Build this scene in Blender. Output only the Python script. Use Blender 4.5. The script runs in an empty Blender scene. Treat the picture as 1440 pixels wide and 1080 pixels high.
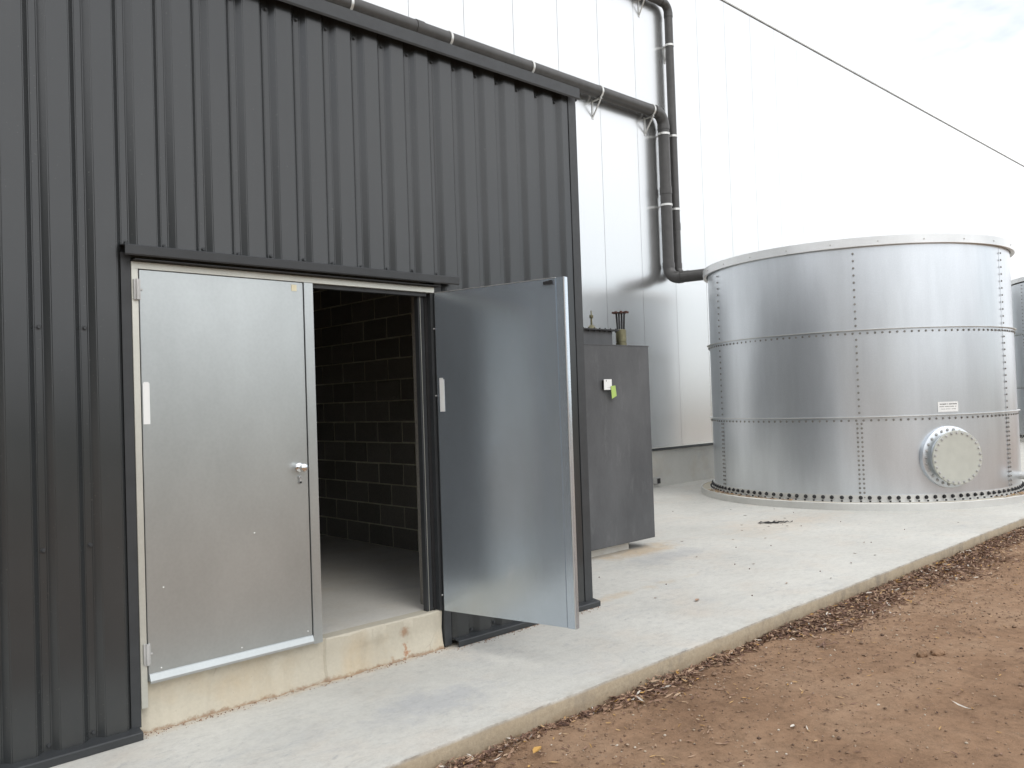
import bpy, bmesh, math, random
import numpy as np
from mathutils import Matrix, Vector
from math import radians, sin, cos, pi

S = bpy.context.scene
C = S.collection
random.seed(7)
RNG = np.random.default_rng(11)

# ------------------------------------------------------------------ camera, sky, sun, exposure
def cam_axes(yaw, pitch, roll):
    cy, sy, cp, sp = cos(yaw), sin(yaw), cos(pitch), sin(pitch)
    f = Vector((sy*cp, cy*cp, sp)); r = Vector((cy, -sy, 0)); u = r.cross(f)
    cr, sr = cos(roll), sin(roll)
    return cr*r + sr*u, -sr*r + cr*u, f
cam_data = bpy.data.cameras.new('camera')
cam = bpy.data.objects.new('camera', cam_data); C.objects.link(cam)
r_, u_, f_ = cam_axes(radians(43.36), radians(1.207), radians(-1.92))
m3 = Matrix((r_, u_, -f_)).transposed()
cam.matrix_world = Matrix.Translation((0, -4.35, 1.605)) @ m3.to_4x4()
cam_data.sensor_width = 36; cam_data.lens = 1175/1440*36
cam_data.clip_start = .05; cam_data.clip_end = 6000
S.camera = cam

SUN_EL, SUN_AZ = 44, 188      # azimuth measured clockwise from +Y
CLX = 10.96
world = bpy.data.worlds.new('World'); S.world = world; world.use_nodes = True
wn = world.node_tree.nodes; wl = world.node_tree.links
wn.clear()
wo = wn.new('ShaderNodeOutputWorld'); wb = wn.new('ShaderNodeBackground')
sky = wn.new('ShaderNodeTexSky'); sky.sky_type = 'NISHITA'; sky.sun_disc = False
sky.sun_elevation = radians(SUN_EL); sky.sun_rotation = radians(SUN_AZ)
tc = wn.new('ShaderNodeTexCoord'); mp = wn.new('ShaderNodeMapping'); mp.inputs['Scale'].default_value = (1, 1, 2.6); mp.inputs['Location'].default_value = (CLX, 0, 0)
ns = wn.new('ShaderNodeTexNoise'); ns.inputs['Scale'].default_value = 2.2; ns.inputs['Detail'].default_value = 6
cr = wn.new('ShaderNodeValToRGB')            # cloud cover
cr.color_ramp.elements[0].position = .32; cr.color_ramp.elements[0].color = (.25, .25, .25, 1)
cr.color_ramp.elements[1].position = .45; cr.color_ramp.elements[1].color = (1, 1, 1, 1)
n2 = wn.new('ShaderNodeTexNoise'); n2.inputs['Scale'].default_value = 1.3; n2.inputs['Detail'].default_value = 4
cc = wn.new('ShaderNodeValToRGB')            # cloud brightness
cc.color_ramp.elements[0].position = .3; cc.color_ramp.elements[0].color = (.80, .82, .86, 1)
cc.color_ramp.elements[1].position = .7; cc.color_ramp.elements[1].color = (1, 1, 1, 1)
sc = wn.new('ShaderNodeVectorMath'); sc.operation = 'SCALE'; sc.inputs['Scale'].default_value = 12.5
mx = wn.new('ShaderNodeMixRGB')
wl.new(tc.outputs['Generated'], mp.inputs['Vector']); wl.new(mp.outputs[0], ns.inputs['Vector']); wl.new(mp.outputs[0], n2.inputs['Vector'])
wl.new(ns.outputs['Fac'], cr.inputs[0]); wl.new(n2.outputs['Fac'], cc.inputs[0]); wl.new(cc.outputs[0], sc.inputs[0])
wl.new(cr.outputs[0], mx.inputs['Fac']); wl.new(sky.outputs[0], mx.inputs['Color1']); wl.new(sc.outputs[0], mx.inputs['Color2'])
wl.new(mx.outputs[0], wb.inputs['Color']); wb.inputs['Strength'].default_value = .1
wl.new(wb.outputs[0], wo.inputs['Surface'])

sd = bpy.data.lights.new('sun', 'SUN'); sd.energy = .65; sd.angle = radians(28); sd.color = (1, .97, .92)
sun = bpy.data.objects.new('sun', sd); C.objects.link(sun)
az, el = radians(SUN_AZ), radians(SUN_EL)
sdir = Vector((sin(az)*cos(el), cos(az)*cos(el), sin(el)))
sun.rotation_euler = sdir.to_track_quat('Z', 'Y').to_euler(); sun.location = (0, -8, 12)

S.view_settings.view_transform = 'Standard'; S.view_settings.look = 'None'
S.view_settings.gamma = 1; S.view_settings.use_curve_mapping = False
S.view_settings.exposure = .52
S.render.engine = 'CYCLES'
S.cycles.max_bounces = 8; S.cycles.diffuse_bounces = 4; S.cycles.glossy_bounces = 5

# ------------------------------------------------------------------ materials
class NT:
    def __init__(s, name):
        s.m = bpy.data.materials.new(name); s.m.use_nodes = True
        s.n = s.m.node_tree.nodes; s.l = s.m.node_tree.links
        s.b = s.n['Principled BSDF']; s.tc = s.n.new('ShaderNodeTexCoord'); s.geo = s.n.new('ShaderNodeNewGeometry')
    def noise(s, scale, detail=5, rough=.55, stretch=(1, 1, 1), off=(0, 0, 0), world=True, dist=0):
        mp = s.n.new('ShaderNodeMapping'); mp.inputs['Scale'].default_value = stretch; mp.inputs['Location'].default_value = off
        s.l.new(s.geo.outputs['Position'] if world else s.tc.outputs['Object'], mp.inputs[0])
        t = s.n.new('ShaderNodeTexNoise'); t.inputs['Scale'].default_value = scale
        t.inputs['Detail'].default_value = detail; t.inputs['Roughness'].default_value = rough; t.inputs['Distortion'].default_value = dist
        s.l.new(mp.outputs[0], t.inputs['Vector']); return t.outputs['Fac']
    def vor(s, scale, feature='F1'):
        t = s.n.new('ShaderNodeTexVoronoi'); t.feature = feature; t.inputs['Scale'].default_value = scale
        s.l.new(s.geo.outputs['Position'], t.inputs['Vector']); return t.outputs['Distance']
    def ramp(s, src, stops):
        r = s.n.new('ShaderNodeValToRGB'); e = r.color_ramp.elements
        while len(e) < len(stops): e.new(.5)
        for q, (p, c) in zip(e, stops):
            q.position = p; q.color = (c[0], c[1], c[2], 1) if hasattr(c, '__len__') else (c, c, c, 1)
        s.l.new(src, r.inputs[0]); return r.outputs[0]
    def mix(s, a, b, fac, mode='MIX'):
        x = s.n.new('ShaderNodeMixRGB'); x.blend_type = mode
        for i, v in (('Color1', a), ('Color2', b), ('Fac', fac)):
            if isinstance(v, (int, float)): x.inputs[i].default_value = v if i == 'Fac' else (v, v, v, 1)
            elif isinstance(v, tuple): x.inputs[i].default_value = (*v, 1)
            else: s.l.new(v, x.inputs[i])
        return x.outputs[0]
    def attr(s, name):
        a = s.n.new('ShaderNodeAttribute'); a.attribute_name = name; return a.outputs['Fac']
    def objrand(s):
        a = s.n.new('ShaderNodeObjectInfo'); return a.outputs['Random']
    def axis(s, k):
        x = s.n.new('ShaderNodeSeparateXYZ'); s.l.new(s.geo.outputs['Position'], x.inputs[0]); return x.outputs[k]
    def rng(s, src, a, b, c=0, d=1):
        m = s.n.new('ShaderNodeMapRange'); s.l.new(src, m.inputs[0])
        for i, v in zip((1, 2, 3, 4), (a, b, c, d)): m.inputs[i].default_value = v
        return m.outputs[0]
    def set(s, color=None, rough=None, metal=None, bump=None, bs=.2, bd=.01, spec=None):
        for k, v in (('Base Color', color), ('Roughness', rough), ('Metallic', metal), ('Specular IOR Level', spec)):
            if v is None: continue
            if isinstance(v, tuple): s.b.inputs[k].default_value = (*v, 1)
            elif isinstance(v, (int, float)): s.b.inputs[k].default_value = v
            else: s.l.new(v, s.b.inputs[k])
        if bump is not None:
            p = s.n.new('ShaderNodeBump'); p.inputs['Strength'].default_value = bs; p.inputs['Distance'].default_value = bd
            s.l.new(bump, p.inputs['Height']); s.l.new(p.outputs[0], s.b.inputs['Normal'])
        return s.m

def smudge(m, amt=.5, sc=4.0):
    nt = m.node_tree; b = nt.nodes['Principled BSDF']; src = b.inputs['Base Color'].links[0].from_socket
    g = nt.nodes.new('ShaderNodeNewGeometry'); mp = nt.nodes.new('ShaderNodeMapping'); mp.inputs['Scale'].default_value = (1, 1, .45); n = nt.nodes.new('ShaderNodeTexNoise')
    n.inputs['Scale'].default_value = sc; n.inputs['Detail'].default_value = 10; n.inputs['Roughness'].default_value = .78
    r = nt.nodes.new('ShaderNodeValToRGB'); r.color_ramp.elements[0].position = .60; r.color_ramp.elements[0].color = (0, 0, 0, 1); r.color_ramp.elements[1].position = .74; r.color_ramp.elements[1].color = (amt, amt, amt, 1)
    x = nt.nodes.new('ShaderNodeMixRGB'); x.inputs['Color2'].default_value = (.80, .82, .84, 1)
    nt.links.new(g.outputs['Position'], mp.inputs[0]); nt.links.new(mp.outputs[0], n.inputs['Vector']); nt.links.new(n.outputs['Fac'], r.inputs[0])
    nt.links.new(r.outputs[0], x.inputs['Fac']); nt.links.new(src, x.inputs['Color1']); nt.links.new(x.outputs[0], b.inputs['Base Color'])
def flat(name, color, rough=.6, metal=0, var=.12):
    t = NT(name); n = t.noise(9, 5)
    lo = tuple(c*(1-var) for c in color); hi = tuple(min(1, c*(1+var)) for c in color)
    return t.set(t.ramp(n, [(.3, lo), (.7, hi)]), t.ramp(t.noise(30), [(.3, max(0, rough-.08)), (.7, min(1, rough+.08))]), metal)

def m_dark():
    t = NT('charcoal_cladding')
    dust = t.ramp(t.noise(1.1, 7, .62, (1, 1, .35)), [(.35, 0.), (.75, 1.)])
    spots = t.ramp(t.noise(90, 2), [(.70, 0.), (.76, 1.)])
    c = t.mix((.025, .028, .030), (.036, .039, .040), dust)
    c = t.mix(c, (.055, .055, .052), t.mix(0., t.ramp(t.noise(8, 7, .7, (1, 1, .5)), [(.35, 0.), (.75, .4)]), t.rng(t.axis('Z'), .35, .04)))
    c = t.mix(c, (.14, .135, .12), t.mix(0., spots, .35))
    return t.set(c, t.ramp(t.noise(3, 5), [(.3, .20), (.7, .27)]), 0, None, spec=.68)
def m_galv(name, base=(.60, .63, .66), r0=.30, r1=.44, metal=.95, streak=(1, 1, .08), bump=.10, bscale=1.2, rnd=.08):
    t = NT(name)
    a = t.ramp(t.noise(1.6, 6, .6, streak), [(.25, tuple(c*.86 for c in base)), (.75, tuple(min(1, c*1.10) for c in base))])
    sp = t.ramp(t.vor(60), [(.0, .93), (.9, 1.04)])
    c = t.mix(a, sp, .5, 'MULTIPLY')
    c = t.mix(c, t.ramp(t.objrand(), [(0, 1-rnd), (1, 1.)]), 1., 'MULTIPLY')
    return t.set(c, (r0+r1)/2, metal)
def m_concrete(name, base, warm, stain=.5, bump=.25):
    t = NT(name)
    n1 = t.ramp(t.noise(.9, 8, .62), [(.28, tuple(c*.86 for c in base)), (.72, tuple(c*1.07 for c in base))])
    n2 = t.ramp(t.noise(2.3, 7, .6, off=(5, 2, 1)), [(.50, 0.), (.75, stain)])
    c = t.mix(n1, warm, n2)
    n3 = t.ramp(t.noise(1.4, 8, .7, (1, 1.8, 1), (9, 4, 0), dist=.6), [(.56, 0.), (.72, .42)])
    c = t.mix(c, tuple(x*.74 for x in (base[0]*.94, base[1]*.98, base[2]*1.08)), n3)
    n4 = t.ramp(t.noise(45, 4, .7), [(.3, .9), (.7, 1.05)])
    c = t.mix(c, n4, .6, 'MULTIPLY')
    specks = t.ramp(t.vor(24), [(.03, 1.), (.06, 0.)])
    c = t.mix(c, (.16, .12, .09), t.mix(0., specks, .5))
    h = t.mix(t.noise(60, 4), t.noise(5, 6), .6)
    return t, c, h

M = {}
M['dark'] = m_dark()
M['dark_trim'] = flat('charcoal_trim', (.034, .037, .040), .45, 0, .12)
M['galv_door'] = m_galv('galvanised_door_sheet', (.50, .53, .53), .28, .34, .80, (1, 1, .5), .05, 1.0)
M['galv_inner'] = m_galv('galvanised_inner_sheet', (.62, .70, .78), .18, .23, .79, (1, 1, .4), .05, 1.2)
M['galv_frame'] = m_galv('galvanised_frame', (.66, .66, .60), .40, .55, .85, (1, 1, 1), .1, 4)
M['galv_tank'] = m_galv('galvanised_tank_sheet', (.68, .715, .75), .27, .35, .80, (1.5, 1.5, .25), .12, 2.0, .07)
smudge(M['galv_inner'], .45, 5)
M['pale_band'] = m_galv('weathered_pale_band', (.76, .77, .77), .34, .42, .75, (1, 1, 1), .1, 3)
M['hatch'] = flat('dull_cream_hatch', (.50, .51, .46), .5, .25, .05)
M['galv_band'] = m_galv('galvanised_band', (.68, .68, .66), .40, .55, .75, (1, 1, 1), .1, 3)
M['zinc'] = flat('zinc_bolt', (.50, .50, .49), .5, .4, .15)
M['tank_bolt'] = flat('dull_tank_bolt', (.27, .265, .25), .5, .5, .3)
M['black'] = flat('black_bolt_cap', (.02, .02, .022), .5, 0, .2)
M['white_plate'] = flat('white_label', (.78, .79, .78), .5, 0, .03)
M['ink'] = flat('grey_ink', (.12, .12, .12), .7, 0, .1)
M['chrome'] = flat('chrome', (.8, .8, .8), .16, 1, .02)
M['pipe'] = flat('dark_grey_pvc', (.060, .058, .056), .42, 0, .15)
M['rubber'] = flat('black_seal', (.012, .012, .013), .7, 0, .2)
M['green_tag'] = flat('lime_tag', (.36, .50, .12), .5, 0, .05)
M['mortar'] = flat('mortar', (.62, .60, .48), .9, 0, .15)
M['brass'] = flat('tarnished_brass', (.16, .15, .09), .5, .5, .4)
M['rust'] = flat('rust_red_iron', (.10, .045, .035), .7, .3, .4)
M['red'] = flat('red_handle', (.5, .03, .06), .4, 0, .1)
M['sticker'] = flat('cream_sticker', (.75, .70, .50), .5, 0, .05)

def m_white():
    t = NT('silver_white_wall')
    c = t.mix((.70, .71, .715), (.75, .755, .75), t.noise(.5, 5, .6, (1, 1, .2)))
    c = t.mix(c, t.ramp(t.objrand(), [(0, .965), (1, 1.)]), 1., 'MULTIPLY')
    dirt = t.mix(0., t.ramp(t.noise(3, 7, .7, (1, 1, .15)), [(.5, 0.), (.8, .25)]), t.rng(t.axis('Z'), 3.5, .6))
    c = t.mix(c, (.45, .44, .40), dirt)
    return t.set(c, .25, .88)
M['white_wall'] = m_white()
def m_cab():
    t = NT('weathered_grey_steel')
    n = t.ramp(t.noise(1.7, 8, .65, (1, 1, .5)), [(.3, (.060, .062, .066)), (.7, (.104, .107, .112))])
    sm = t.ramp(t.noise(6, 7, .75, (1, 1, .35), (2, 0, 5)), [(.55, 0.), (.75, .5)])
    c = t.mix(n, (.165, .168, .172), sm)
    return t.set(c, .5, 0, t.noise(20, 5), .1, .01, .35)
M['cabinet'] = m_cab()
def m_block():
    t = NT('grey_concrete_block')
    c = t.mix(t.ramp(t.noise(60, 5, .7), [(.3, (.19, .18, .16)), (.7, (.29, .275, .245))]), t.ramp(t.objrand(), [(0, .8), (1, 1.1)]), 1., 'MULTIPLY')
    return t.set(c, .95, 0, t.noise(110, 3), .5, .01, .2)
M['block'] = m_block()
def m_slab():
    t, c, h = m_concrete('slab_concrete', (.555, .545, .505), (.58, .49, .40), .32)
    # an ochre silt stain by the cabinet, a faint one before the tank
    def blob(cx, cy, rx, ry, seed):
        vm = t.n.new('ShaderNodeVectorMath'); vm.operation = 'SUBTRACT'; t.l.new(t.geo.outputs['Position'], vm.inputs[0]); vm.inputs[1].default_value = (cx, cy, 0)
        v2 = t.n.new('ShaderNodeVectorMath'); v2.operation = 'MULTIPLY'; t.l.new(vm.outputs[0], v2.inputs[0]); v2.inputs[1].default_value = (1/rx, 1/ry, 0)
        ln = t.n.new('ShaderNodeVectorMath'); ln.operation = 'LENGTH'; t.l.new(v2.outputs[0], ln.inputs[0])
        ad = t.n.new('ShaderNodeMath'); ad.operation = 'ADD'; t.l.new(ln.outputs['Value'], ad.inputs[0])
        nn = t.rng(t.noise(seed, 7, .7), .25, .75, -.7, .7); t.l.new(nn, ad.inputs[1])
        return t.rng(ad.outputs[0], 1.1, .35)
    c = t.mix(c, (.50, .33, .15), t.mix(0., blob(7.0, 1.15, .7, .22, 4.1), .45))
    c = t.mix(c, (.30, .31, .34), t.mix(0., blob(6.9, .75, .65, .22, 3.3), .35))
    c = t.mix(c, (.56, .42, .28), t.mix(0., blob(9.4, .9, 1.3, .5, 3.7), .20))
    c = t.mix(c, (.29, .31, .36), t.mix(0., blob(2.75, -.72, .45, .22, 5.9), .35))
    c = t.mix(c, (.50, .40, .28), t.mix(0., blob(3.0, .06, 3.2, .10, 4.1), .6))
    gate = t.ramp(t.noise(1.1, 3, .5, (1, 1, 1), (6, 1, 0)), [(.40, 0.), (.54, 1.)])
    smr = t.ramp(t.noise(7, 10, .85, (1, 2.2, 1), (1, 5, 2), dist=1.2), [(.54, 0.), (.64, .55)])
    c = t.mix(c, (.27, .28, .30), t.mix(0., smr, gate))
    z = t.axis('Z')
    # the vertical kerb face: form marks and soil splash
    wear = t.mix(0., t.ramp(t.noise(6, 7, .75, (1, 1, 1), (1, 8, 0)), [(.42, 0.), (.62, .75)]), t.mix(0., t.rng(z, -.0008, -.003), t.rng(t.axis('Y'), -1.10, -1.17)))
    c = t.mix(c, (.22, .19, .155), wear)
    rim = t.mix(0., t.ramp(t.noise(4, 8, .75, (1, 1, 1), (2, 8, 3)), [(.44, 0.), (.66, .55)]), t.rng(t.axis('Y'), -1.13, -1.19))
    c = t.mix(c, (.30, .27, .22), rim)
    mott = t.ramp(t.noise(11, 9, .82, (1, 1.5, 1), (3, 3, 3)), [(.3, .84), (.5, 1.), (.7, 1.07)])
    c = t.mix(c, mott, 1., 'MULTIPLY')
    side = t.rng(z, -.006, -.02)
    fc = t.mix((.36, .29, .20), (.47, .41, .31), t.noise(2.2, 7, .7, (1, 1, 6)))
    mk = t.ramp(t.noise(3.2, 8, .75, (1, 1, .5), (4, 0, 0)), [(.50, 0.), (.68, .60)])
    fc = t.mix(fc, (.15, .14, .13), mk)
    fc = t.mix(fc, (.25, .17, .10), t.mix(0., t.ramp(t.noise(9, 7, .75), [(.35, .1), (.65, 1.)]), t.rng(z, -.06, -.125)))
    fc = t.mix(fc, t.ramp(t.noise(40, 6, .8), [(.3, .75), (.7, 1.1)]), .8, 'MULTIPLY')
    c = t.mix(c, fc, side)
    return t.set(c, .88, 0, h, .5, .01, .3)
M['slab'] = m_slab()
def m_plinth():
    t, c, h = m_concrete('cream_plinth_concrete', (.54, .50, .41), (.52, .40, .25), .55)
    z = t.axis('Z')
    ad = t.n.new('ShaderNodeMath'); ad.operation = 'ADD'; t.l.new(z, ad.inputs[0]); t.l.new(t.rng(t.noise(16, 9, .8), .3, .7, -.022, .022), ad.inputs[1])
    c = t.mix(c, (.25, .14, .075), t.rng(ad.outputs[0], .020, .002, 0, .7))
    c = t.mix(c, (.36, .14, .05), t.ramp(t.noise(2.6, 6, .7, (1, 1, 1), (7.3, 2, 1)), [(.66, 0.), (.70, .75)]))
    for bx, bz, br in ((3.13, .165, .040), (3.02, .03, .02), (3.31, .03, .018)):
        vm = t.n.new('ShaderNodeVectorMath'); vm.operation = 'DISTANCE'; t.l.new(t.geo.outputs['Position'], vm.inputs[0]); vm.inputs[1].default_value = (bx, .03, bz)
        a2 = t.n.new('ShaderNodeMath'); a2.operation = 'ADD'; t.l.new(vm.outputs['Value'], a2.inputs[0]); t.l.new(t.rng(t.noise(18, 8, .8), .25, .75, -br*.8, br*.8), a2.inputs[1])
        c = t.mix(c, (.30, .13, .05), t.rng(a2.outputs[0], br*1.2, br*.2, 0, .6))
    cr = t.ramp(t.vor(3.2, 'DISTANCE_TO_EDGE'), [(.004, 1.), (.012, 0.)])
    c = t.mix(c, (.20, .14, .09), t.mix(0., cr, t.ramp(t.noise(1.7), [(.52, 0.), (.66, .35)])))
    return t.set(c, .92, 0, h, .5, .01, .25)
M['plinth'] = m_plinth()
M['grey_conc'] = (lambda q: q[0].set(q[1], .9, 0, q[2], .35, .01, .25))(m_concrete('grey_plinth_concrete', (.64, .63, .59), (.50, .43, .33), .4))
M['floor_in'] = (lambda q: q[0].set(q[1], .8, 0, q[2], .25, .006, .3))(m_concrete('shed_floor_concrete', (.62, .60, .55), (.50, .44, .34), .4))
def m_soil():
    t = NT('bare_brown_soil')
    a = t.ramp(t.noise(.8, 9, .65), [(.28, (.18, .107, .066)), (.5, (.285, .180, .113)), (.75, (.375, .258, .172))])
    b = t.ramp(t.noise(12, 10, .85), [(.28, .50), (.5, 1.), (.72, 1.35)])
    c = t.mix(a, b, .9, 'MULTIPLY')
    c = t.mix(c, (.12, .075, .05), t.ramp(t.noise(3.1, 8, .75, off=(3, 3, 0)), [(.58, 0.), (.75, .55)]))
    c = t.mix(c, (.40, .30, .20), t.ramp(t.noise(70, 3, .6), [(.64, 0.), (.72, .5)]))
    h = t.mix(t.noise(20, 8, .8), t.noise(110, 5, .75), .5)
    return t.set(c, .97, 0, h, .8, .02, .15)
M['soil'] = m_soil()
def m_leaf():
    t = NT('dry_leaf')
    c = t.ramp(t.attr('tint'), [(0, (.07, .040, .030)), (.25, (.18, .105, .075)), (.5, (.30, .19, .13)), (.75, (.45, .33, .23)), (.93, (.48, .28, .08)), (1, (.58, .54, .48))])
    t.m.use_backface_culling = False
    return t.set(c, .75, 0, t.noise(120, 2), .2, .004, .3)
M['leaf'] = m_leaf()
def m_pebble():
    t = NT('pebble')
    c = t.ramp(t.attr('tint'), [(0, (.10, .06, .04)), (.5, (.26, .17, .11)), (.85, (.40, .33, .25)), (1, (.66, .62, .56))])
    return t.set(c, .9, 0, t.noise(90, 3), .3, .004)
M['pebble'] = m_pebble()

# ------------------------------------------------------------------ mesh helpers
class MB:
    def __init__(s): s.v = []; s.f = []
    def add(s, vs, fs):
        o = len(s.v); s.v += [tuple(v) for v in vs]; s.f += [tuple(i+o for i in f) for f in fs]; return s
    def box(s, x0, x1, y0, y1, z0, z1, T=None):
        vs = [Vector((x, y, z)) for z in (z0, z1) for y in (y0, y1) for x in (x0, x1)]
        if T is not None: vs = [T @ v for v in vs]
        return s.add(vs, [(0, 2, 3, 1), (4, 5, 7, 6), (0, 1, 5, 4), (2, 6, 7, 3), (0, 4, 6, 2), (1, 3, 7, 5)])
    def prism(s, prof, axis, a, b):
        # prof: closed 2D outline in the two other axes, extruded along axis
        n = len(prof)
        def p(u, w, t):
            return (t, u, w) if axis == 'x' else (u, t, w) if axis == 'y' else (u, w, t)
        vs = [p(u, w, a) for u, w in prof] + [p(u, w, b) for u, w in prof]
        fs = [(i, (i+1) % n, (i+1) % n+n, i+n) for i in range(n)] + [tuple(range(n))[::-1], tuple(range(n, 2*n))]
        return s.add(vs, fs)
    def rod(s, a, b, r, n=12, r2=None, caps=True):
        a = Vector(a); b = Vector(b); d = (b-a).normalized(); r2 = r if r2 is None else r2
        q = d.orthogonal().normalized(); w = d.cross(q)
        vs = [a+r*(cos(t)*q+sin(t)*w) for t in [2*pi*i/n for i in range(n)]] + [b+r2*(cos(t)*q+sin(t)*w) for t in [2*pi*i/n for i in range(n)]]
        fs = [(i, (i+1) % n, (i+1) % n+n, i+n) for i in range(n)]
        if caps: fs += [tuple(range(n))[::-1], tuple(range(n, 2*n))]
        return s.add(vs, fs)
    def tube(s, pts, r, n=16, caps=True):
        pts = [Vector(p) for p in pts]; vs = []; q = None
        for i, p in enumerate(pts):
            d = (pts[min(i+1, len(pts)-1)]-pts[max(i-1, 0)]).normalized()
            q = (q - d*q.dot(d)).normalized() if q is not None else d.orthogonal().normalized()
            w = d.cross(q); rr = r[i] if hasattr(r, '__len__') else r
            vs += [p+rr*(cos(2*pi*k/n)*q+sin(2*pi*k/n)*w) for k in range(n)]
        fs = [(i*n+k, i*n+(k+1) % n, (i+1)*n+(k+1) % n, (i+1)*n+k) for i in range(len(pts)-1) for k in range(n)]
        if caps: fs += [tuple(range(n))[::-1], tuple(range((len(pts)-1)*n, len(pts)*n))]
        return s.add(vs, fs)
    def lathe(s, prof, T, n=24):
        vs = [T @ Vector((r*cos(2*pi*k/n), r*sin(2*pi*k/n), h)) for r, h in prof for k in range(n)]
        fs = [(i*n+k, i*n+(k+1) % n, (i+1)*n+(k+1) % n, (i+1)*n+k) for i in range(len(prof)-1) for k in range(n)]
        fs += [tuple(range(n))[::-1], tuple(range((len(prof)-1)*n, len(prof)*n))]
        return s.add(vs, fs)
    def mesh(s, name, mat, smooth=False, bevel=0):
        me = bpy.data.meshes.new(name); me.from_pydata(s.v, [], s.f); me.materials.append(mat)
        bm = bmesh.new(); bm.from_mesh(me); bmesh.ops.recalc_face_normals(bm, faces=bm.faces)
        if bevel: bmesh.ops.bevel(bm, geom=[e for e in bm.edges if len(e.link_faces) == 2 and e.calc_face_angle(0) > .5], offset=bevel, segments=2, affect='EDGES', clamp_overlap=True)
        if smooth or bevel:
            for f in bm.faces: f.smooth = True
        bm.to_mesh(me); bm.free()
        if smooth or bevel: me.set_sharp_from_angle(angle=radians(38))
        return me
def obj(name, me, parent=None, loc=None):
    o = bpy.data.objects.new(name, me); C.objects.link(o)
    if parent: o.parent = parent
    if loc: o.location = loc
    return o
def part(name, mb, mat, parent, smooth=False, bevel=0, label=None, stuff=False, origin=None):
    me = mb.mesh(name, mat, smooth, bevel); o = obj(name, me, parent)
    if label: o['label'] = label
    if stuff: o['kind'] = 'stuff'
    return o
def tag(o, label, cat, group=None):
    o['label'] = label; o['category'] = cat
    if group: o['group'] = group
    return o
def empty(name, label, cat, group=None):
    return tag(obj(name, None), label, cat, group)
def basis(o, z, x=None):
    z = Vector(z).normalized(); x = Vector(x) if x is not None else z.orthogonal(); x = (x-z*x.dot(z)).normalized(); y = z.cross(x)
    m = Matrix((x, y, z)).transposed().to_4x4(); m.translation = Vector(o); return m
def hexbolt(mb, p, n, r=.011, h=.009, w=0):
    T = basis(p, n)
    if w: mb.lathe([(r*1.45, 0), (r*1.45, w)], T, 8)
    mb.lathe([(r, w), (r, w+h*.8), (r*.8, w+h)], T, 6)

# ------------------------------------------------------------------ ground: soil sheet
def vnoise(x, y, seed=0):
    def h(i, j): return np.modf(np.abs(np.sin(i*127.1+j*311.7+seed*74.7)*43758.5453))[0]
    xi, yi = np.floor(x), np.floor(y); xf, yf = x-xi, y-yi
    u, v = xf*xf*(3-2*xf), yf*yf*(3-2*yf)
    return (h(xi, yi)*(1-u)+h(xi+1, yi)*u)*(1-v) + (h(xi, yi+1)*(1-u)+h(xi+1, yi+1)*u)*v - .5
def soil_h(x, y):
    x = np.asarray(x, float); y = np.asarray(y, float)
    z = -.134 + .035*vnoise(x*.45, y*.45, 1) + .020*vnoise(x*1.7, y*1.7, 2) + .012*vnoise(x*5, y*5, 3) + .009*vnoise(x*15, y*15, 4)+.009*vnoise(x*33, y*33, 5)*(vnoise(x*2.2, y*2.2, 6)+.6)
    far = np.clip((np.hypot(x-6, y+3)-14)/20, 0, 1)
    return z*(1-far) - .13*far
def graded(fine0, fine1, step, far, k=1.35):
    a = list(np.arange(fine0, fine1+1e-6, step)); s = step
    while a[-1] < far: s *= k; a.append(a[-1]+s)
    s = step
    while a[0] > -far: s *= k; a.insert(0, a[0]-s)
    return np.array(a)
gx = graded(.5, 15, .03, 2500); gy = graded(-5.2, -1.20, .03, 2500)
X, Y = np.meshgrid(gx, gy); Z = soil_h(X, Y)
under = Y > -1.15
Z = np.where(under, np.minimum(Z, -.16), Z)
nx, ny = len(gx), len(gy)
V = np.stack([X, Y, Z], -1).reshape(-1, 3)
idx = np.arange(nx*ny).reshape(ny, nx)
F = np.stack([idx[:-1, :-1], idx[:-1, 1:], idx[1:, 1:], idx[1:, :-1]], -1).reshape(-1, 4)
me = bpy.data.meshes.new('soil_ground'); me.from_pydata(V.tolist(), [], F.tolist()); me.materials.append(M['soil'])
me.polygons.foreach_set('use_smooth', [True]*len(me.polygons))
g = obj('soil_ground', me); g['kind'] = 'structure'

# concrete slab: swept cross-section with a slightly wandering, chipped front edge
xs = np.concatenate([np.arange(-20, .5, .5), np.arange(.5, 15, .035), np.arange(15, 60, .5)])
prof = []
for x in xs:
    w = .010*float(vnoise(x*.8, 0, 9)) + .006*float(vnoise(x*4, 3, 8)) + .006*float(vnoise(x*17, 7, 8))
    c = .004+.006*max(0, float(vnoise(x*9, 1, 6)))+.03*max(0, float(vnoise(x*3, 5, 5))-.34)
    y0 = -1.195+w
    prof.append([(x, 7.0, 0), (x, 1.0, 0), (x, y0+.05, 0), (x, y0+c, -.001), (x, y0+c*.3, -c*.35), (x, y0, -c), (x, y0+.004*float(vnoise(x*9, 9, 3)), -.07), (x, y0+.012, -.24), (x, 7.0, -.24)])
K = 9; V = [p for pr in prof for p in pr]
F = [(i*K+k, i*K+(k+1) % K, (i+1)*K+(k+1) % K, (i+1)*K+k) for i in range(len(xs)-1) for k in range(K)] + [tuple(range(K)), tuple(range((len(xs)-1)*K, len(xs)*K))[::-1]]
mb = MB().add(V, F)
slab = obj('concrete_pavement', mb.mesh('concrete_pavement', M['slab'], True)); slab['kind'] = 'structure'

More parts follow.
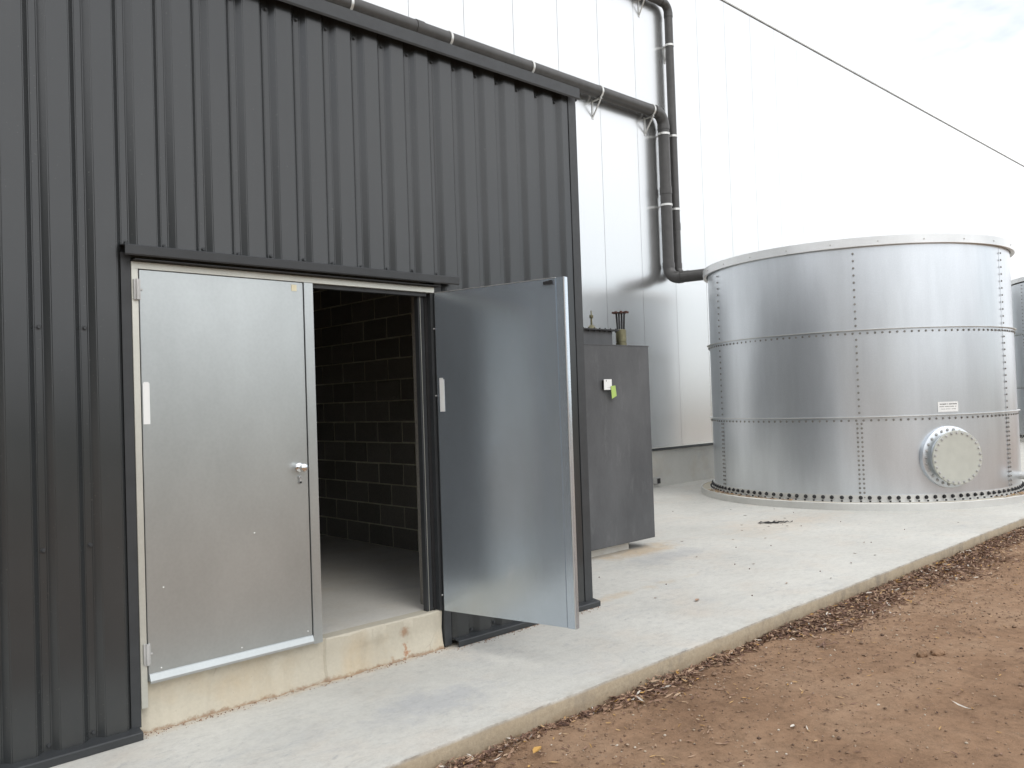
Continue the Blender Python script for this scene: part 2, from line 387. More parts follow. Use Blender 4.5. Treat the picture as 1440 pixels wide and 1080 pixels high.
# ------------------------------------------------------------------ big silver-white warehouse
YB = 4.75; ROOF = 9.62
wh = empty('warehouse', 'huge silver-white warehouse wall of smooth upright panels rising behind the shed and tanks', 'building')
pan = MB().box(.0035, .9930, 0, .06, .70, ROOF)
pm = pan.mesh('wall_panel', M['white_wall'])
for i in range(-14, 50):
    obj('wall_panel', pm, wh, (6.878+.9965*(i-0), YB, 0))
part('backing_wall', MB().box(-7.5, 57, YB+.062, YB+.3, .02, ROOF-.02), M['dark_trim'], wh)
part('plinth', MB().box(-7.5, 57, YB+.03, YB+.061, -.02, .64), M['grey_conc'], wh)
part('base_flashing', MB().prism([(YB-.012, .70), (YB-.020, .655), (YB-.012, .650), (YB+.028, .66), (YB+.028, .698)], 'x', -7.5, 57), M['dark_trim'], wh)
part('base_drip', MB().prism([(YB-.002, .7005), (YB-.03, .70), (YB-.032, .690), (YB-.0135, .692)], 'x', -7.5, 57), M['galv_frame'], wh)
part('roof_flashing', MB().prism([(YB-.02, ROOF-.03), (YB-.02, ROOF+.004), (YB+.4, ROOF+.012), (YB+.4, ROOF+.001), (YB-.002, ROOF+.001), (YB-.012, ROOF-.03)], 'x', -7.5, 57), M['zinc'], wh)

# ------------------------------------------------------------------ dark clad shed
shed = empty('clad_shed', 'charcoal ribbed-metal shed with a galvanised double door standing half open', 'building')
PIT, PH = .2, 1.128           # rib pitch and phase
CR, WL, FL, DP = .106, .029, .036, .030
def clad_profile(x0, x1):
    # polyline x,y of the sheet between x0 and x1; crest at y=0, valley at y=DP
    k0 = math.floor((x0-PH)/PIT)-1; pts = []
    k = k0
    while PH+k*PIT < x1+PIT:
        b = PH+k*PIT
        pts += [(b+.002, 0), (b+CR-.002, 0), (b+CR+WL, DP), (b+CR+WL+FL, DP)]
        k += 1
    def yat(x):
        for (a, ya), (c, yc) in zip(pts, pts[1:]):
            if a <= x <= c: return ya+(yc-ya)*(x-a)/(c-a)
        return 0
    out = [(x0, yat(x0))] + [p for p in pts if x0+1e-4 < p[0] < x1-1e-4] + [(x1, yat(x1))]
    return out
def clad_sheet(x0, x1, z0, z1, T=None, name='cladding_sheet'):
    p = clad_profile(x0, x1); n = len(p); th = .0012; zs = np.linspace(z0, z1, 9); rows = []
    for z in zs: rows += [(x, y+.0006*sin(z*5+x*3), z) for x, y in p]
    for z in zs: rows += [(x, y+th+.0006*sin(z*5+x*3), z) for x, y in p]
    o = n*9; fs = []
    for j in range(8):
        for i in range(n-1):
            a = j*n+i; fs += [(a, a+1, a+n+1, a+n), (o+a, o+a+n, o+a+n+1, o+a+1)]
        fs += [(j*n, (j+1)*n, o+(j+1)*n, o+j*n), (j*n+n-1, o+j*n+n-1, o+(j+1)*n+n-1, (j+1)*n+n-1)]
    for i in range(n-1):
        fs += [(i, o+i, o+i+1, i+1), (8*n+i, 8*n+i+1, o+8*n+i+1, o+8*n+i)]
    if T is not None: rows = [T @ Vector(r) for r in rows]
    m = MB().add(rows, fs); me = m.mesh(name, M['dark'])
    # slight rounding of the folds
    bm = bmesh.new(); bm.from_mesh(me)
    ed = [e for e in bm.edges if len(e.link_faces) == 2 and .5 < e.calc_face_angle(0) < 1.4 and abs(e.verts[0].co.z-e.verts[1].co.z) > .05]
    bmesh.ops.bevel(bm, geom=ed, offset=.004, segments=2, affect='EDGES')
    for f in bm.faces: f.smooth = True
    bm.to_mesh(me); bm.free(); me.set_sharp_from_angle(angle=radians(9))
    return obj(name, me, shed)
TOPZ = 3.985; BX0, BX1 = -6.0, 4.883
DX0, DX1 = 1.500, 3.432       # frame outer edges
seams = [-6.0, -5.212, -4.412, -3.612, -2.812, -2.012, -1.212, -.412, .388, 1.188]
for a, b in zip(seams, seams[1:]): clad_sheet(a, b, .035, TOPZ)
clad_sheet(1.188, 1.478, .035, TOPZ)
for a, b in ((1.464, 1.988), (1.988, 2.788), (2.788, 3.488)): clad_sheet(a, b, 2.425, TOPZ)
clad_sheet(3.490, 4.188, .035, TOPZ); clad_sheet(4.188, 4.83, .035, TOPZ)
# side wall facing the tank
for k in range(6):
    a = .05+k*.77; T = Matrix(((0, -1, 0, BX1-.012), (1, 0, 0, 0), (0, 0, 1, 0), (0, 0, 0, 1)))
    clad_sheet(a, min(a+.77, 4.70), .035, TOPZ, T)
part('coping', MB().prism([(-.055, 3.953), (-.055, 4.03), (.30, 4.045), (.30, 4.04), (-.05, 4.024), (-.05, 3.953), (-.043, 3.945), (-.05, 3.940)], 'x', BX0, BX1+.003), M['dark_trim'], shed)
part('coping', MB().prism([(BX1+.03, 3.953), (BX1+.03, 4.026), (BX1-.30, 4.038), (BX1-.30, 4.034), (BX1+.025, 4.02), (BX1+.025, 3.953)], 'y', .0, 4.73), M['dark_trim'], shed)
part('corner_flashing', MB().box(4.803, 4.888, -.006, -.003, .040, 3.98).box(4.885, 4.888, -.003, .075, .040, 3.98), M['dark_trim'], shed)
part('base_flashing', MB().prism([(-.050, .002), (-.052, .036), (-.046, .041), (.032, .052), (.032, .048), (-.044, .036), (-.044, .002)], 'x', BX0, 1.487), M['dark_trim'], shed)
part('base_flashing', MB().prism([(-.050, .002), (-.052, .036), (-.046, .041), (.032, .052), (.032, .048), (-.044, .036), (-.044, .002)], 'x', 3.503, 4.925), M['dark_trim'], shed)
part('base_flashing', MB().prism([(BX1+.04, .002), (BX1+.04, .04), (BX1-.02, .05), (BX1-.02, .002)], 'y', .03, 4.73), M['dark_trim'], shed)
part('jamb_flashing', MB().box(1.452, 1.500, .010, .013, .045, 2.42).box(1.497, 1.500, .0135, .07, .045, 2.42), M['dark_trim'], shed)
part('jamb_flashing', MB().box(3.434, 3.492, .010, .013, .012, 2.42).box(3.434, 3.437, .0135, .07, .012, 2.42), M['dark_trim'], shed)
part('lintel_flashing', MB().prism([(-.060, 2.405), (-.062, 2.447), (-.056, 2.452), (.028, 2.462), (.028, 2.458), (-.054, 2.446), (-.054, 2.405), (-.048, 2.400), (-.054, 2.398)], 'x', 1.452, 3.598), M['dark_trim'], shed, bevel=0)
part('lintel_soffit', MB().box(1.502, 3.45, -.050, .02, 2.379, 2.384), M['rubber'], shed)
# screws in the valleys
sc_ = MB(); x = PH+CR+WL+FL/2-40*PIT
while x < 4.8:
    if x > -5.9:
        for z in (3.90, 2.475 if 1.47 < x < 3.55 else None, .075 if not 1.45 < x < 3.5 else None, 2.03 if x < 1.45 or x > 3.6 else None, .98 if x < 1.45 or x > 3.6 else None):
            if z: hexbolt(sc_, (x+random.uniform(-.006, .006), DP-.0005, z+random.uniform(-.004, .004)), (0, -1, 0), .0085, .008, .002)
    x += PIT
part('cladding_screws', sc_, M['dark_trim'], shed, stuff=True)
# structural walls: front wall around the opening, roof, back and far walls
part('wall_backing', MB().box(BX0, 1.498, .075, .27, .055, 3.93).box(3.438, 4.872, .075, .27, .055, 3.93).box(1.4981, 3.4379, .075, .27, 2.385, 3.93), M['block'], shed)
part('roof', MB().box(BX0, 4.85, .05, 4.74, 3.935, 3.975), M['dark_trim'], shed)
part('floor', MB().box(-5.8, 4.86, .10, 4.70, .02, .249), M['floor_in'], shed)
# door plinth under the frame
pl = MB(); xs2 = np.arange(1.505, 3.4331, .0115); Kp = 8; V = []
for x in xs2:
    a = .010*float(vnoise(x*3, 2, 1))+.010*float(vnoise(x*12, 2, 2))+.006*float(vnoise(x*31, 2, 3)); st = 0.0 if x < 2.56 else -.014
    V += [(x, .12, .2505), (x, .045+a*.4+st, .2505), (x, .038+a+st, .243-abs(a)*.6), (x, .045+a+st, .155+a), (x, .048+a*1.6+st, .140+a*2), (x, .040+a*2+st, .06), (x, .026+a*2+st, -.004), (x, .12, -.02)]
F = [(i*Kp+k, i*Kp+(k+1) % Kp, (i+1)*Kp+(k+1) % Kp, (i+1)*Kp+k) for i in range(len(xs2)-1) for k in range(Kp)] + [tuple(range(Kp)), tuple(range((len(xs2)-1)*Kp, len(xs2)*Kp))[::-1]]
part('door_plinth', MB().add(V, F), M['plinth'], shed, smooth=True)
part('inner_roof_lining', MB().box(-5.8, 4.6, .28, 4.6, 3.90, 3.93), M['dark_trim'], shed)

# interior block walls, block by block
bw = part('block_wall', MB().box(4.6345, 4.83, .27, 4.70, .252, 3.90), M['mortar'], shed)
def block_mesh(L):
    return MB().box(-.008, .05, .0065, L-.0065, .0065, .1935).mesh('block', M['block'], bevel=.004)
bfull, bhalf = block_mesh(.4), block_mesh(.2)
for r in range(18):
    y = 4.68; first = r % 2
    while y > .30:
        L = .2 if first else .4; first = 0
        if y-L < .27:
            if y-.2 >= .27: L = .2
            else: break
        o = obj('block', bfull if L > .3 else bhalf, bw, (4.637+random.uniform(-.002, .002), y-L, .252+r*.2)); y -= L
bk = part('rear_block_wall', MB().box(-5.8, 4.60, 4.60, 4.70, .252, 3.90), M['mortar'], shed)
st = MB()
for r in range(18):
    x = -5.8+(.2 if r % 2 else 0)
    while x < 4.55: st.box(x+.005, min(x+.395, 4.595), 4.593, 4.64, .257+r*.2, .447+r*.2); x += .4
q = part('rear_blocks', st, M['block'], bk, stuff=True)
part('partition', MB().box(-.30, -.12, .28, 4.58, .25, 3.9), M['block'], shed)

# door frame
fr = empty('door_frame', '', ''); fr.parent = shed
del fr['label']; del fr['category']
part('head', MB().box(1.501, 3.431, .004, .074, 2.342, 2.3775), M['galv_frame'], fr, bevel=.0015)
part('head_stop', MB().box(1.54, 3.383, .030, .074, 2.318, 2.3415), M['dark_trim'], fr)
part('hinge_jamb', MB().box(1.501, 1.533, .004, .074, .135, 2.3418), M['galv_frame'], fr, bevel=.0015)
part('hinge_jamb', MB().box(3.4065, 3.4325, .018, .074, .251, 2.3418).box(3.352, 3.383, .060, .110, .251, 2.3179), M['dark_trim'], fr)
part('jamb_edge', MB().box(3.3485, 3.3518, .056, .0595, .251, 2.3179), M['galv_frame'], fr)
part('jamb_inner', MB().box(3.335, 3.3517, .060, .10, .251, 2.3179), M['dark_trim'], fr)
part('frame_seal', MB().box(3.383, 3.4055, .052, .058, .251, 2.3179), M['rubber'], fr)

# closed leaf
def leaf_hinge(par, p):
    h = part('hinge', MB().box(p[0]-.012, p[0]+.020, p[1]-.004, p[1]+.004, p[2]-.052, p[2]+.052).rod((p[0]+.004, p[1]-.008, p[2]-.052), (p[0]+.004, p[1]-.008, p[2]+.052), .008, 10), M['zinc'], par, smooth=True)
    q = MB(); hexbolt(q, (p[0]+.026, p[1]+.002, p[2]), (0, -1, 0), .006, .006); part('hinge_bolt', q, M['zinc'], par)
la = part('door_leaf', MB().box(1.537, 2.459, 0, .045, .262, 2.336), M['galv_door'], shed, bevel=.002, label='closed left leaf of the double door, pale galvanised sheet with a round knob')
part('meeting_strip', MB().box(2.4615, 2.520, -.009, -.004, .246, 2.338).box(2.470, 2.512, -.0035, .05, .262, 2.335), M['galv_door'], la, bevel=.0015)
part('drip_rail', MB().prism([(-.001, .300), (-.006, .296), (-.018, .266), (-.019, .254), (-.014, .254), (-.004, .262), (-.001, .262)], 'x', 1.540, 2.459), M['galv_door'], la)
leaf_hinge(la, (1.520, -.004, 2.235)); leaf_hinge(la, (1.526, -.004, .40))
T = basis((2.405, -.001, 1.268), (0, -1, 0))
part('knob', MB().lathe([(.026, 0), (.026, .006), (.021, .010), (.012, .018), (.012, .032), (.022, .040), (.025, .052), (.021, .064), (.010, .069)], T, 28), M['chrome'], la, smooth=True)
q = MB().lathe([(.0095, 0), (.0095, .011), (.008, .012)], basis((2.405, -.001, 1.212), (0, -1, 0)), 18); q.box(2.4005, 2.4095, -.010, -.001, 1.180, 1.205)
part('lock_cylinder', q, M['zinc'], la, smooth=True)
part('lock_slot', MB().box(2.4035, 2.4065, -.0135, -.0125, 1.206, 1.218).box(2.398, 2.412, -.0108, -.0102, 1.177, 1.188), M['rubber'], la)
part('paper_strip', MB().box(1.541, 1.574, -.003, -.0008, 1.552, 1.76).box(1.545, 1.570, -.003, -.0008, 1.760, 1.766), M['white_plate'], la)
part('sticker', MB().box(2.385, 2.418, -.0025, -.0008, 2.285, 2.322), M['sticker'], la)
rv = MB()
for x, z in ((1.60, .318), (2.03, .322), (2.43, .326), (1.62, .72), (2.12, .93)): hexbolt(rv, (x, 0, z), (0, -1, 0), .004, .003)
part('rivets', rv, M['white_plate'], la, stuff=True)
sm = MB()
for k in range(14):
    x = 1.97+random.random()*.13; z = .262+random.random()*.026; sm.box(x, x+random.uniform(.004, .02), -.0335, -.0305, z, z+random.uniform(.002, .006))

# open leaf (drawn in its own frame: u along the leaf from the hinge, v = thickness away from the camera side)
e = Vector((.222, -.975, 0)).normalized(); nrm = Vector((-e.y, e.x, 0))   # nrm points to +x side (outer face)
H0 = Vector((3.406, -.028, 0))
TL = Matrix((e, nrm, Vector((0, 0, 1)))).transposed().to_4x4(); TL.translation = H0
def lbox(mb, u0, u1, v0, v1, z0, z1): return mb.box(u0, u1, v0, v1, z0, z1, TL)
LL = .985
lb = part('door_leaf', lbox(MB(), 0, LL-.058, .0, .045, .258, 2.334), M['galv_inner'], shed, bevel=.002, label='right leaf of the double door swung wide open, blue-grey inner face showing')
part('edge_lip', lbox(lbox(MB(), LL-.0575, LL, .004, .010, .254, 2.336), LL-.006, LL, .0105, .042, .254, 2.336), M['galv_inner'], lb, bevel=.0012)
part('edge_trim', lbox(MB(), LL-.0045, LL+.0012, -.0005, .0036, .254, 2.336), M['galv_band'], lb)
part('top_trim', lbox(MB(), .0, LL-.06, -.0015, .044, 2.3345, 2.3375), M['galv_band'], lb)
part('paper_strip', lbox(lbox(MB(), .022, .060, -.0025, -.0008, 1.555, 1.765), .022, .050, -.0025, -.0008, 1.7655, 1.775), M['white_plate'], lb)
part('bolt_keep', lbox(lbox(MB(), LL-.14, LL-.075, -.010, -.001, 2.300, 2.318), LL-.10, LL-.075, -.014, -.0105, 2.298, 2.322), M['black'], lb)
q = MB(); [hexbolt(q, TL @ Vector((-.006, -.004, z)), -nrm, .005, .008) for z in (2.10, 1.66, .36)]
part('hinge_pins', q, M['zinc'], lb)
sc2 = MB()

# ------------------------------------------------------------------ grey steel cabinet beside the shed
cab = empty('steel_cabinet', 'tall dark grey steel cabinet standing clear of the slab between shed and warehouse', 'cabinet')
CX0, CX1, CY0, CY1 = 5.45, 7.29, 1.2, 2.25
part('body', MB().box(CX0, CX1, CY0, CY1, .095, 2.155), M['cabinet'], cab, bevel=.006)
part('top_seam', MB().box(CX0-.004, CX1+.004, CY0-.004, CY1+.004, 2.150, 2.158), M['cabinet'], cab)
part('base', MB().box(5.6, 6.98, 1.32, 2.15, .0, .0945), M['grey_conc'], cab)
hb = part('hatch_box', MB().box(5.7, 6.99, 1.45, 2.05, 2.158, 2.33), M['cabinet'], cab)
part('hatch_flange', MB().box(5.66, 7.065, 1.41, 2.09, 2.3305, 2.345), M['black'], hb)
q = MB()
for k in range(16): hexbolt(q, (5.71+k*.088, 1.43, 2.330), (0, 0, -1), .010, .018)
for k in range(16): hexbolt(q, (5.71+k*.088, 1.43, 2.345), (0, 0, 1), .009, .012)
part('flange_bolts', q, M['black'], hb, stuff=True)
fx, fy = 6.83, 1.6
part('breather', MB().lathe([(.075, 0), (.070, .012), (.050, .02), (.030, .05), (.012, .06), (.010, .13), (.022, .135), (.022, .165), (.008, .17), (.006, .215)], basis((fx, fy, 2.345), (0, 0, 1)), 14), M['brass'], cab, smooth=True)
vx, vy = 7.20, 1.50
rs = part('valve_riser', MB().lathe([(.060, 0), (.060, .055), (.054, .057), (.054, .064), (.058, .066), (.058, .195), (.052, .2)], basis((vx, vy, 2.158), (0, 0, 1)), 22), M['brass'], cab, smooth=True)
q = MB()
for a in (20, 110, 200, 290):
    ca, sa = cos(radians(a)), sin(radians(a))
    q.rod((vx+.036*ca, vy+.036*sa, 2.35), (vx+.046*ca, vy+.046*sa, 2.54), .0105, 8)
part('valve_stem', q, M['black'], rs, smooth=True)
q = MB().lathe([(.050, 0), (.050, .012)], basis((vx, vy, 2.538), (0, 0, 1)), 12)
for k in range(8):
    a = 2*pi*k/8; q.rod((vx+.04*cos(a), vy+.04*sin(a), 2.545), (vx+.078*cos(a), vy+.078*sin(a), 2.547), .008, 6); q.rod((vx+.078*cos(a), vy+.078*sin(a), 2.536), (vx+.078*cos(a), vy+.078*sin(a), 2.556), .015, 8)
part('top_flange', q, M['rust'], rs, smooth=True)
pl_ = part('notice_plate', MB().box(6.492, 6.612, 1.165, 1.170, 1.692, 1.800), M['white_plate'], cab)
part('plate_bracket', MB().box(6.50, 6.60, 1.1705, 1.199, 1.70, 1.79), M['rubber'], pl_)
part('plate_print', MB().box(6.520, 6.526, 1.1637, 1.1648, 1.780, 1.790).box(6.527, 6.530, 1.1637, 1.1648, 1.775, 1.793).box(6.54, 6.60, 1.1637, 1.1648, 1.712, 1.7135), M['ink'], pl_)
part('green_tag', MB().add([(6.588, 1.158, 1.730), (6.662, 1.160, 1.735), (6.672, 1.156, 1.628), (6.590, 1.150, 1.600), (6.588, 1.160, 1.730), (6.662, 1.162, 1.735), (6.672, 1.158, 1.628), (6.590, 1.152, 1.600)],
     [(0, 3, 2, 1), (4, 5, 6, 7), (0, 1, 5, 4), (1, 2, 6, 5), (2, 3, 7, 6), (3, 0, 4, 7)]), M['green_tag'], pl_)

# ------------------------------------------------------------------ roof-water pipes on the warehouse wall
def elbow_pts(corner, d1, d2, R, n=8):
    c = Vector(corner); d1 = Vector(d1); d2 = Vector(d2)
    ctr = c - d1*R + d2*R
    return [ctr + R*(d1*sin(t) - d2*cos(t)) for t in [pi/2*i/n for i in range(n+1)]]
def pipe(label, r, py, xv, z_top, z_bot, xs_clamps, zs_clamps, z_coup, x_end=-4, y_end=3.72, x_coup=(), bracket_z=()):
    P = empty('rainwater_pipe', label, 'pipe', 'dark pipes on the warehouse wall')
    R = r*2.1
    e1 = elbow_pts((xv, py, z_top), (1, 0, 0), (0, 0, -1), R); e2 = elbow_pts((xv, py, z_bot), (0, 0, -1), (0, -1, 0), R)
    part('horizontal_run', MB().rod((x_end, py, z_top), (xv-R, py, z_top), r, 24), M['pipe'], P, smooth=True)
    part('elbow', MB().tube(e1, r*1.03, 24), M['pipe'], P, smooth=True)
    part('drop_run', MB().rod((xv, py, z_top-R), (xv, py, z_bot+R), r, 24), M['pipe'], P, smooth=True)
    part('elbow', MB().tube(e2, r*1.03, 24), M['pipe'], P, smooth=True)
    part('tank_inlet', MB().rod((xv, py-R, z_bot), (xv, y_end, z_bot-.02), r, 24), M['pipe'], P, smooth=True)
    for c, d in ((e1[0], (-1, 0, 0)), (e1[-1], (0, 0, -1)), (e2[0], (0, 0, 1)), (e2[-1], (0, -1, 0))):
        c = Vector(c); d = Vector(d); part('socket', MB().rod(c-d*.01, c+d*.075, r*1.09, 24), M['pipe'], P, smooth=True)
    for z in z_coup: part('socket', MB().rod((xv, py, z), (xv, py, z+.13), r*1.09, 24), M['pipe'], P, smooth=True)
    for x in x_coup: part('socket', MB().rod((x, py, z_top), (x+.13, py, z_top), r*1.09, 24), M['pipe'], P, smooth=True)
    def ring(c, d, loc_):
        T = basis(c, d); q = MB(); n = 28; w = .019; a = r*1.02; b = a+.007
        for rr in (a, b):
            pass
        vs = [T @ Vector((rr*cos(2*pi*k/n), rr*sin(2*pi*k/n), h)) for rr, h in ((a, -w), (b, -w), (b, w), (a, w)) for k in range(n)]
        fs = [(i*n+k, i*n+(k+1) % n, ((i+1) % 4)*n+(k+1) % n, ((i+1) % 4)*n+k) for i in range(4) for k in range(n)]
        q.add(vs, fs); return q
    for x in xs_clamps:
        b = empty('bracket', '', ''); b.parent = P; del b['label']; del b['category']
        part('clamp', ring((x, py, z_top), (1, 0, 0), 0), M['galv_band'], b, smooth=True)
        yw = YB-.003; zb = z_top-r-.02
        q = MB().box(x-.02, x+.02, py-r*.6, yw, zb-.004, zb+.004).box(x-.02, x+.02, yw-.006, yw, zb-.30, zb+.03)
        q.box(x-.012, x+.012, py-r*.5, py-r*.5+.008, zb+.004, zb+.03)
        a_, b_ = Vector((x, py-r*.4, zb-.01)), Vector((x, yw-.008, zb-.26)); q.rod(a_, b_, .014, 6)
        part('wall_arm', q, M['galv_band'], b)
    for z in zs_clamps:
        b = empty('bracket', '', ''); b.parent = P; del b['label']; del b['category']
        part('clamp', ring((xv, py, z), (0, 0, 1), 0), M['galv_band'], b, smooth=True)
        q = MB().box(xv-.02, xv+.02, py+r+.004, YB-.004, z-.004, z+.004)
        if z in bracket_z:
            q.box(xv-.02, xv+.02, YB-.009, YB-.003, z-.30, z+.03); q.rod((xv, py+r, z-.01), (xv, YB-.012, z-.26), .009, 6)
        part('wall_arm', q, M['galv_band'], b)
    return P
pipe('thick dark grey pipe running just above the shed roof and dropping into the tank rim', .101, 4.60, 12.44, 6.717, 3.725, [.97, 2.6, 4.2, 5.82, 7.44, 9.05, 10.66, 12.08], [6.35, 5.06], [5.26], x_coup=(6.85, 1.2), y_end=3.80)
pipe('thinner dark grey pipe coming from high on the wall and dropping behind the thicker one', .076, 4.63, 12.76, 8.83, 3.80, [1.1, 2.9, 4.7, 6.5, 8.3, 10.1, 12.03], [8.07, 6.38, 5.03], [4.65], x_coup=(12.2,), y_end=3.72, bracket_z=(8.07,))

# ------------------------------------------------------------------ riveted galvanised water tanks
def make_tank(name, label, cx, cy, R, zc, ztop, seam0, nseg, ring_r, ring_h, manhole=None, plate=None):
    tk = empty(name, label, 'water tank'); tk.location = (cx, cy, 0)
    def P(th, r, z): return Vector((r*cos(th), r*sin(th), z))
    dth = 2*pi/nseg
    def wav(t, z, sd):
        f = min(1, 8*t, 8*(1-t))
        sg = .014*sin(sd*12.9898)*sin(pi*t)
        return sg+f*(.0045*float(vnoise(t*5+sd, z*.8+sd, 41))+.0010*float(vnoise(t*9+sd, z*2.5, 42)))
    for ci, (z0, z1) in enumerate(zip(zc, zc[1:])):
        for s in range(nseg):
            a0 = radians(seam0)+s*dth-.010; a1 = a0+dth+.020; n = 40; m2 = 14; q = MB(); vs = []
            for z in [z0+(z1-z0)*j/m2 for j in range(m2+1)]:
                for k in range(n+1):
                    t = k/n; a = a0+(a1-a0)*t; off = .003*(1-t)+wav(t, z, s*3.1+ci)
                    for dd in (0, -.003): vs.append(P(a, R+off+dd-.0035*ci, z))
            m_ = 2*(n+1); fs = []
            for j in range(m2):
                b_ = j*m_
                for k in range(n):
                    i = b_+2*k; fs += [(i, i+2, i+2+m_, i+m_), (i+1, i+1+m_, i+3+m_, i+3)]
                fs += [(b_, b_+m_, b_+m_+1, b_+1), (b_+2*n, b_+2*n+1, b_+2*n+1+m_, b_+2*n+m_)]
            for k in range(n):
                i = 2*k; fs += [(i, i+1, i+3, i+2), (i+m2*m_, i+2+m2*m_, i+3+m2*m_, i+1+m2*m_)]
            part('shell_panel', MB().add(vs, fs), M['galv_tank'], tk, smooth=True)
    for z in zc[1:-1]:
        part('ring_lip', MB().lathe([(R-.03, z-.003), (R+.036, z-.003), (R+.036, z+.004), (R-.03, z+.004)], Matrix.Identity(4), 144), M['galv_band'], tk, smooth=True)
    # bolts
    bl = MB()
    for z in zc[1:-1]:
        n = int(2*pi*R/.093)
        for k in range(n):
            a = 2*pi*(k+.3)/n; hexbolt(bl, P(a, R+.004, z-.045), P(a, 1, 0), .0108, .009, .003)
    for s in range(nseg):
        a = radians(seam0)+s*dth
        for ci, (z0, z1) in enumerate(zip(zc, zc[1:])):
            step = .062 if ci == 0 else .098 if ci == 2 else .09
            z = z0+.06
            while z < z1-.05:
                for da in ((-.0135, .0105) if ci == 0 else (.0,)):
                    hexbolt(bl, P(a+da, R+.0065, z), P(a+da, 1, 0), .0108, .009, .003)
                z += step
    part('shell_bolts', bl, M['tank_bolt'], tk, stuff=True)
    # roof band and lid
    B = R+.055
    part('roof_band', MB().lathe([(R-.02, ztop-.05), (R+.004, ztop-.118), (B-.004, ztop-.124), (B, ztop-.120), (B, ztop-.004), (B-.006, ztop), (R-.02, ztop+.002)], Matrix.Identity(4), 144), M['pale_band'], tk, smooth=True)
    part('lid', MB().lathe([(R-.02, ztop-.02), (R-.04, ztop+.004), (.3, ztop+.07), (.02, ztop+.075)], Matrix.Identity(4), 72), M['galv_band'], tk, smooth=True)
    q = MB()
    for a in range(0, 360, 15): hexbolt(q, P(radians(a+seam0-7), B, ztop-.07), P(radians(a+seam0-7), 1, 0), .010, .007)
    part('band_bolts', q, M['zinc'], tk, stuff=True)
    # base ring
    part('base_ring', MB().lathe([(R-.2, 0), (ring_r, -.004), (ring_r, ring_h-.006), (ring_r-.006, ring_h), (ring_r-.014, ring_h-.002), (ring_r-.016, ring_h-.022), (R-.2, ring_h-.022)], Matrix.Identity(4), 144), M['galv_band'], tk, smooth=True)
    part('base_fill', MB().lathe([(R-.15, ring_h-.03), (ring_r-.017, ring_h-.03), (ring_r-.017, ring_h-.012), (R-.15, ring_h-.006)], Matrix.Identity(4), 144), M['plinth'], tk, smooth=True)
    part('base_angle', MB().lathe([(R-.01, ring_h-.01), (R+.07, ring_h-.01), (R+.07, ring_h-.002), (R+.014, ring_h-.001), (R+.013, ring_h+.085), (R-.01, ring_h+.085)], Matrix.Identity(4), 144), M['galv_band'], tk, smooth=True)
    q = MB(); n = int(2*pi*R/.118)
    for k in range(n):
        a = 2*pi*(k+.2)/n+random.uniform(-.003, .003)
        hexbolt(q, P(a, R+.013, ring_h+.050), P(a, 1, 0), .019, .024, .005)
        q.rod(P(a+.001, R+.052, ring_h-.004), P(a+.001, R+.052, ring_h+.018), .013, 6)
    part('anchor_bolts', q, M['black'], tk, stuff=True)
    if manhole:
        th, z, r1, r2, pr = manhole; th = radians(th); nv = P(th, 1, 0); T = basis(P(th, R-.02, z), nv, (0, 0, 1))
        mh = part('manhole', MB().lathe([(r1, -.01), (r1, .055), (r1-.012, .062), (r2-.05, .062), (r2-.055, .065), (r2-.055, pr-.03), (r2-.05, pr-.028)], T, 56), M['galv_tank'], tk, smooth=True, label='round bolted manhole with a pale cover')
        cv = part('cover', MB().lathe([(r2, pr-.027), (r2, pr-.006), (r2-.005, pr), (.0, pr+.0005)], T, 56), M['hatch'], mh, smooth=True)
        q = MB(); n = 26
        for k in range(n):
            a = 2*pi*k/n
            hexbolt(q, T @ Vector(((r2-.03)*cos(a), (r2-.03)*sin(a), pr)), nv, .014, .014, .003)
            a += .1; hexbolt(q, T @ Vector(((r1-.045)*cos(a), (r1-.045)*sin(a), .062)), nv, .015, .016, .003)
        part('cover_bolts', q, M['zinc'], mh, stuff=True)
    if plate:
        th0, z0, w, h = plate; q = MB(); n = 6; vs = []
        da = w/R
        def strip(q, a0, a1, z0, z1, off, n=6):
            vs = []
            for r in (R+off-.0015, R+off):
                for z in (z0, z1): vs += [P(a0+(a1-a0)*k/n, r, z) for k in range(n+1)]
            m_ = n+1; fs = []
            for k in range(n): fs += [(k, k+1, m_+k+1, m_+k), (2*m_+k, 3*m_+k, 3*m_+k+1, 2*m_+k+1), (k, 2*m_+k, 2*m_+k+1, k+1), (m_+k, m_+k+1, 3*m_+k+1, 3*m_+k)]
            fs += [(0, m_, 3*m_, 2*m_), (n, 2*m_+n, 3*m_+n, m_+n)]
            q.add(vs, fs)
        a = radians(th0); strip(q, a-da/2, a+da/2, z0, z0+h, .010)
        npl = part('name_plate', q, M['white_plate'], tk)
        q = MB()
        for row, hh, segs in ((.70, .016, [(.10, .20), (.22, .42), (.45, .50), (.53, .72), (.74, .93)]), (.48, .010, [(.08, .3), (.33, .52), (.55, .8), (.83, .92)]), (.24, .008, [(.14, .36), (.39, .61), (.66, .88)])):
            for s0, s1 in segs:
                u = s0
                while u < s1-.012:
                    strip(q, a-da/2+da*u, a-da/2+da*(u+.014), z0+h*row+random.uniform(0, .003), z0+h*row+hh, .0108, 1); u += .022
        part('plate_print', q, M['ink'], npl, stuff=True)
    return tk
make_tank('water_tank', 'big round galvanised water tank with bolted panels and a manhole, fed by the dark pipes', 13.185, 1.634, 2.234,
          [.095, 1.236, 2.415, 3.56], 3.665, -154.2, 6, 2.444, .10, manhole=(-124.9, .672, .410, .358, .20), plate=(-124.5, 1.275, .30, .135))
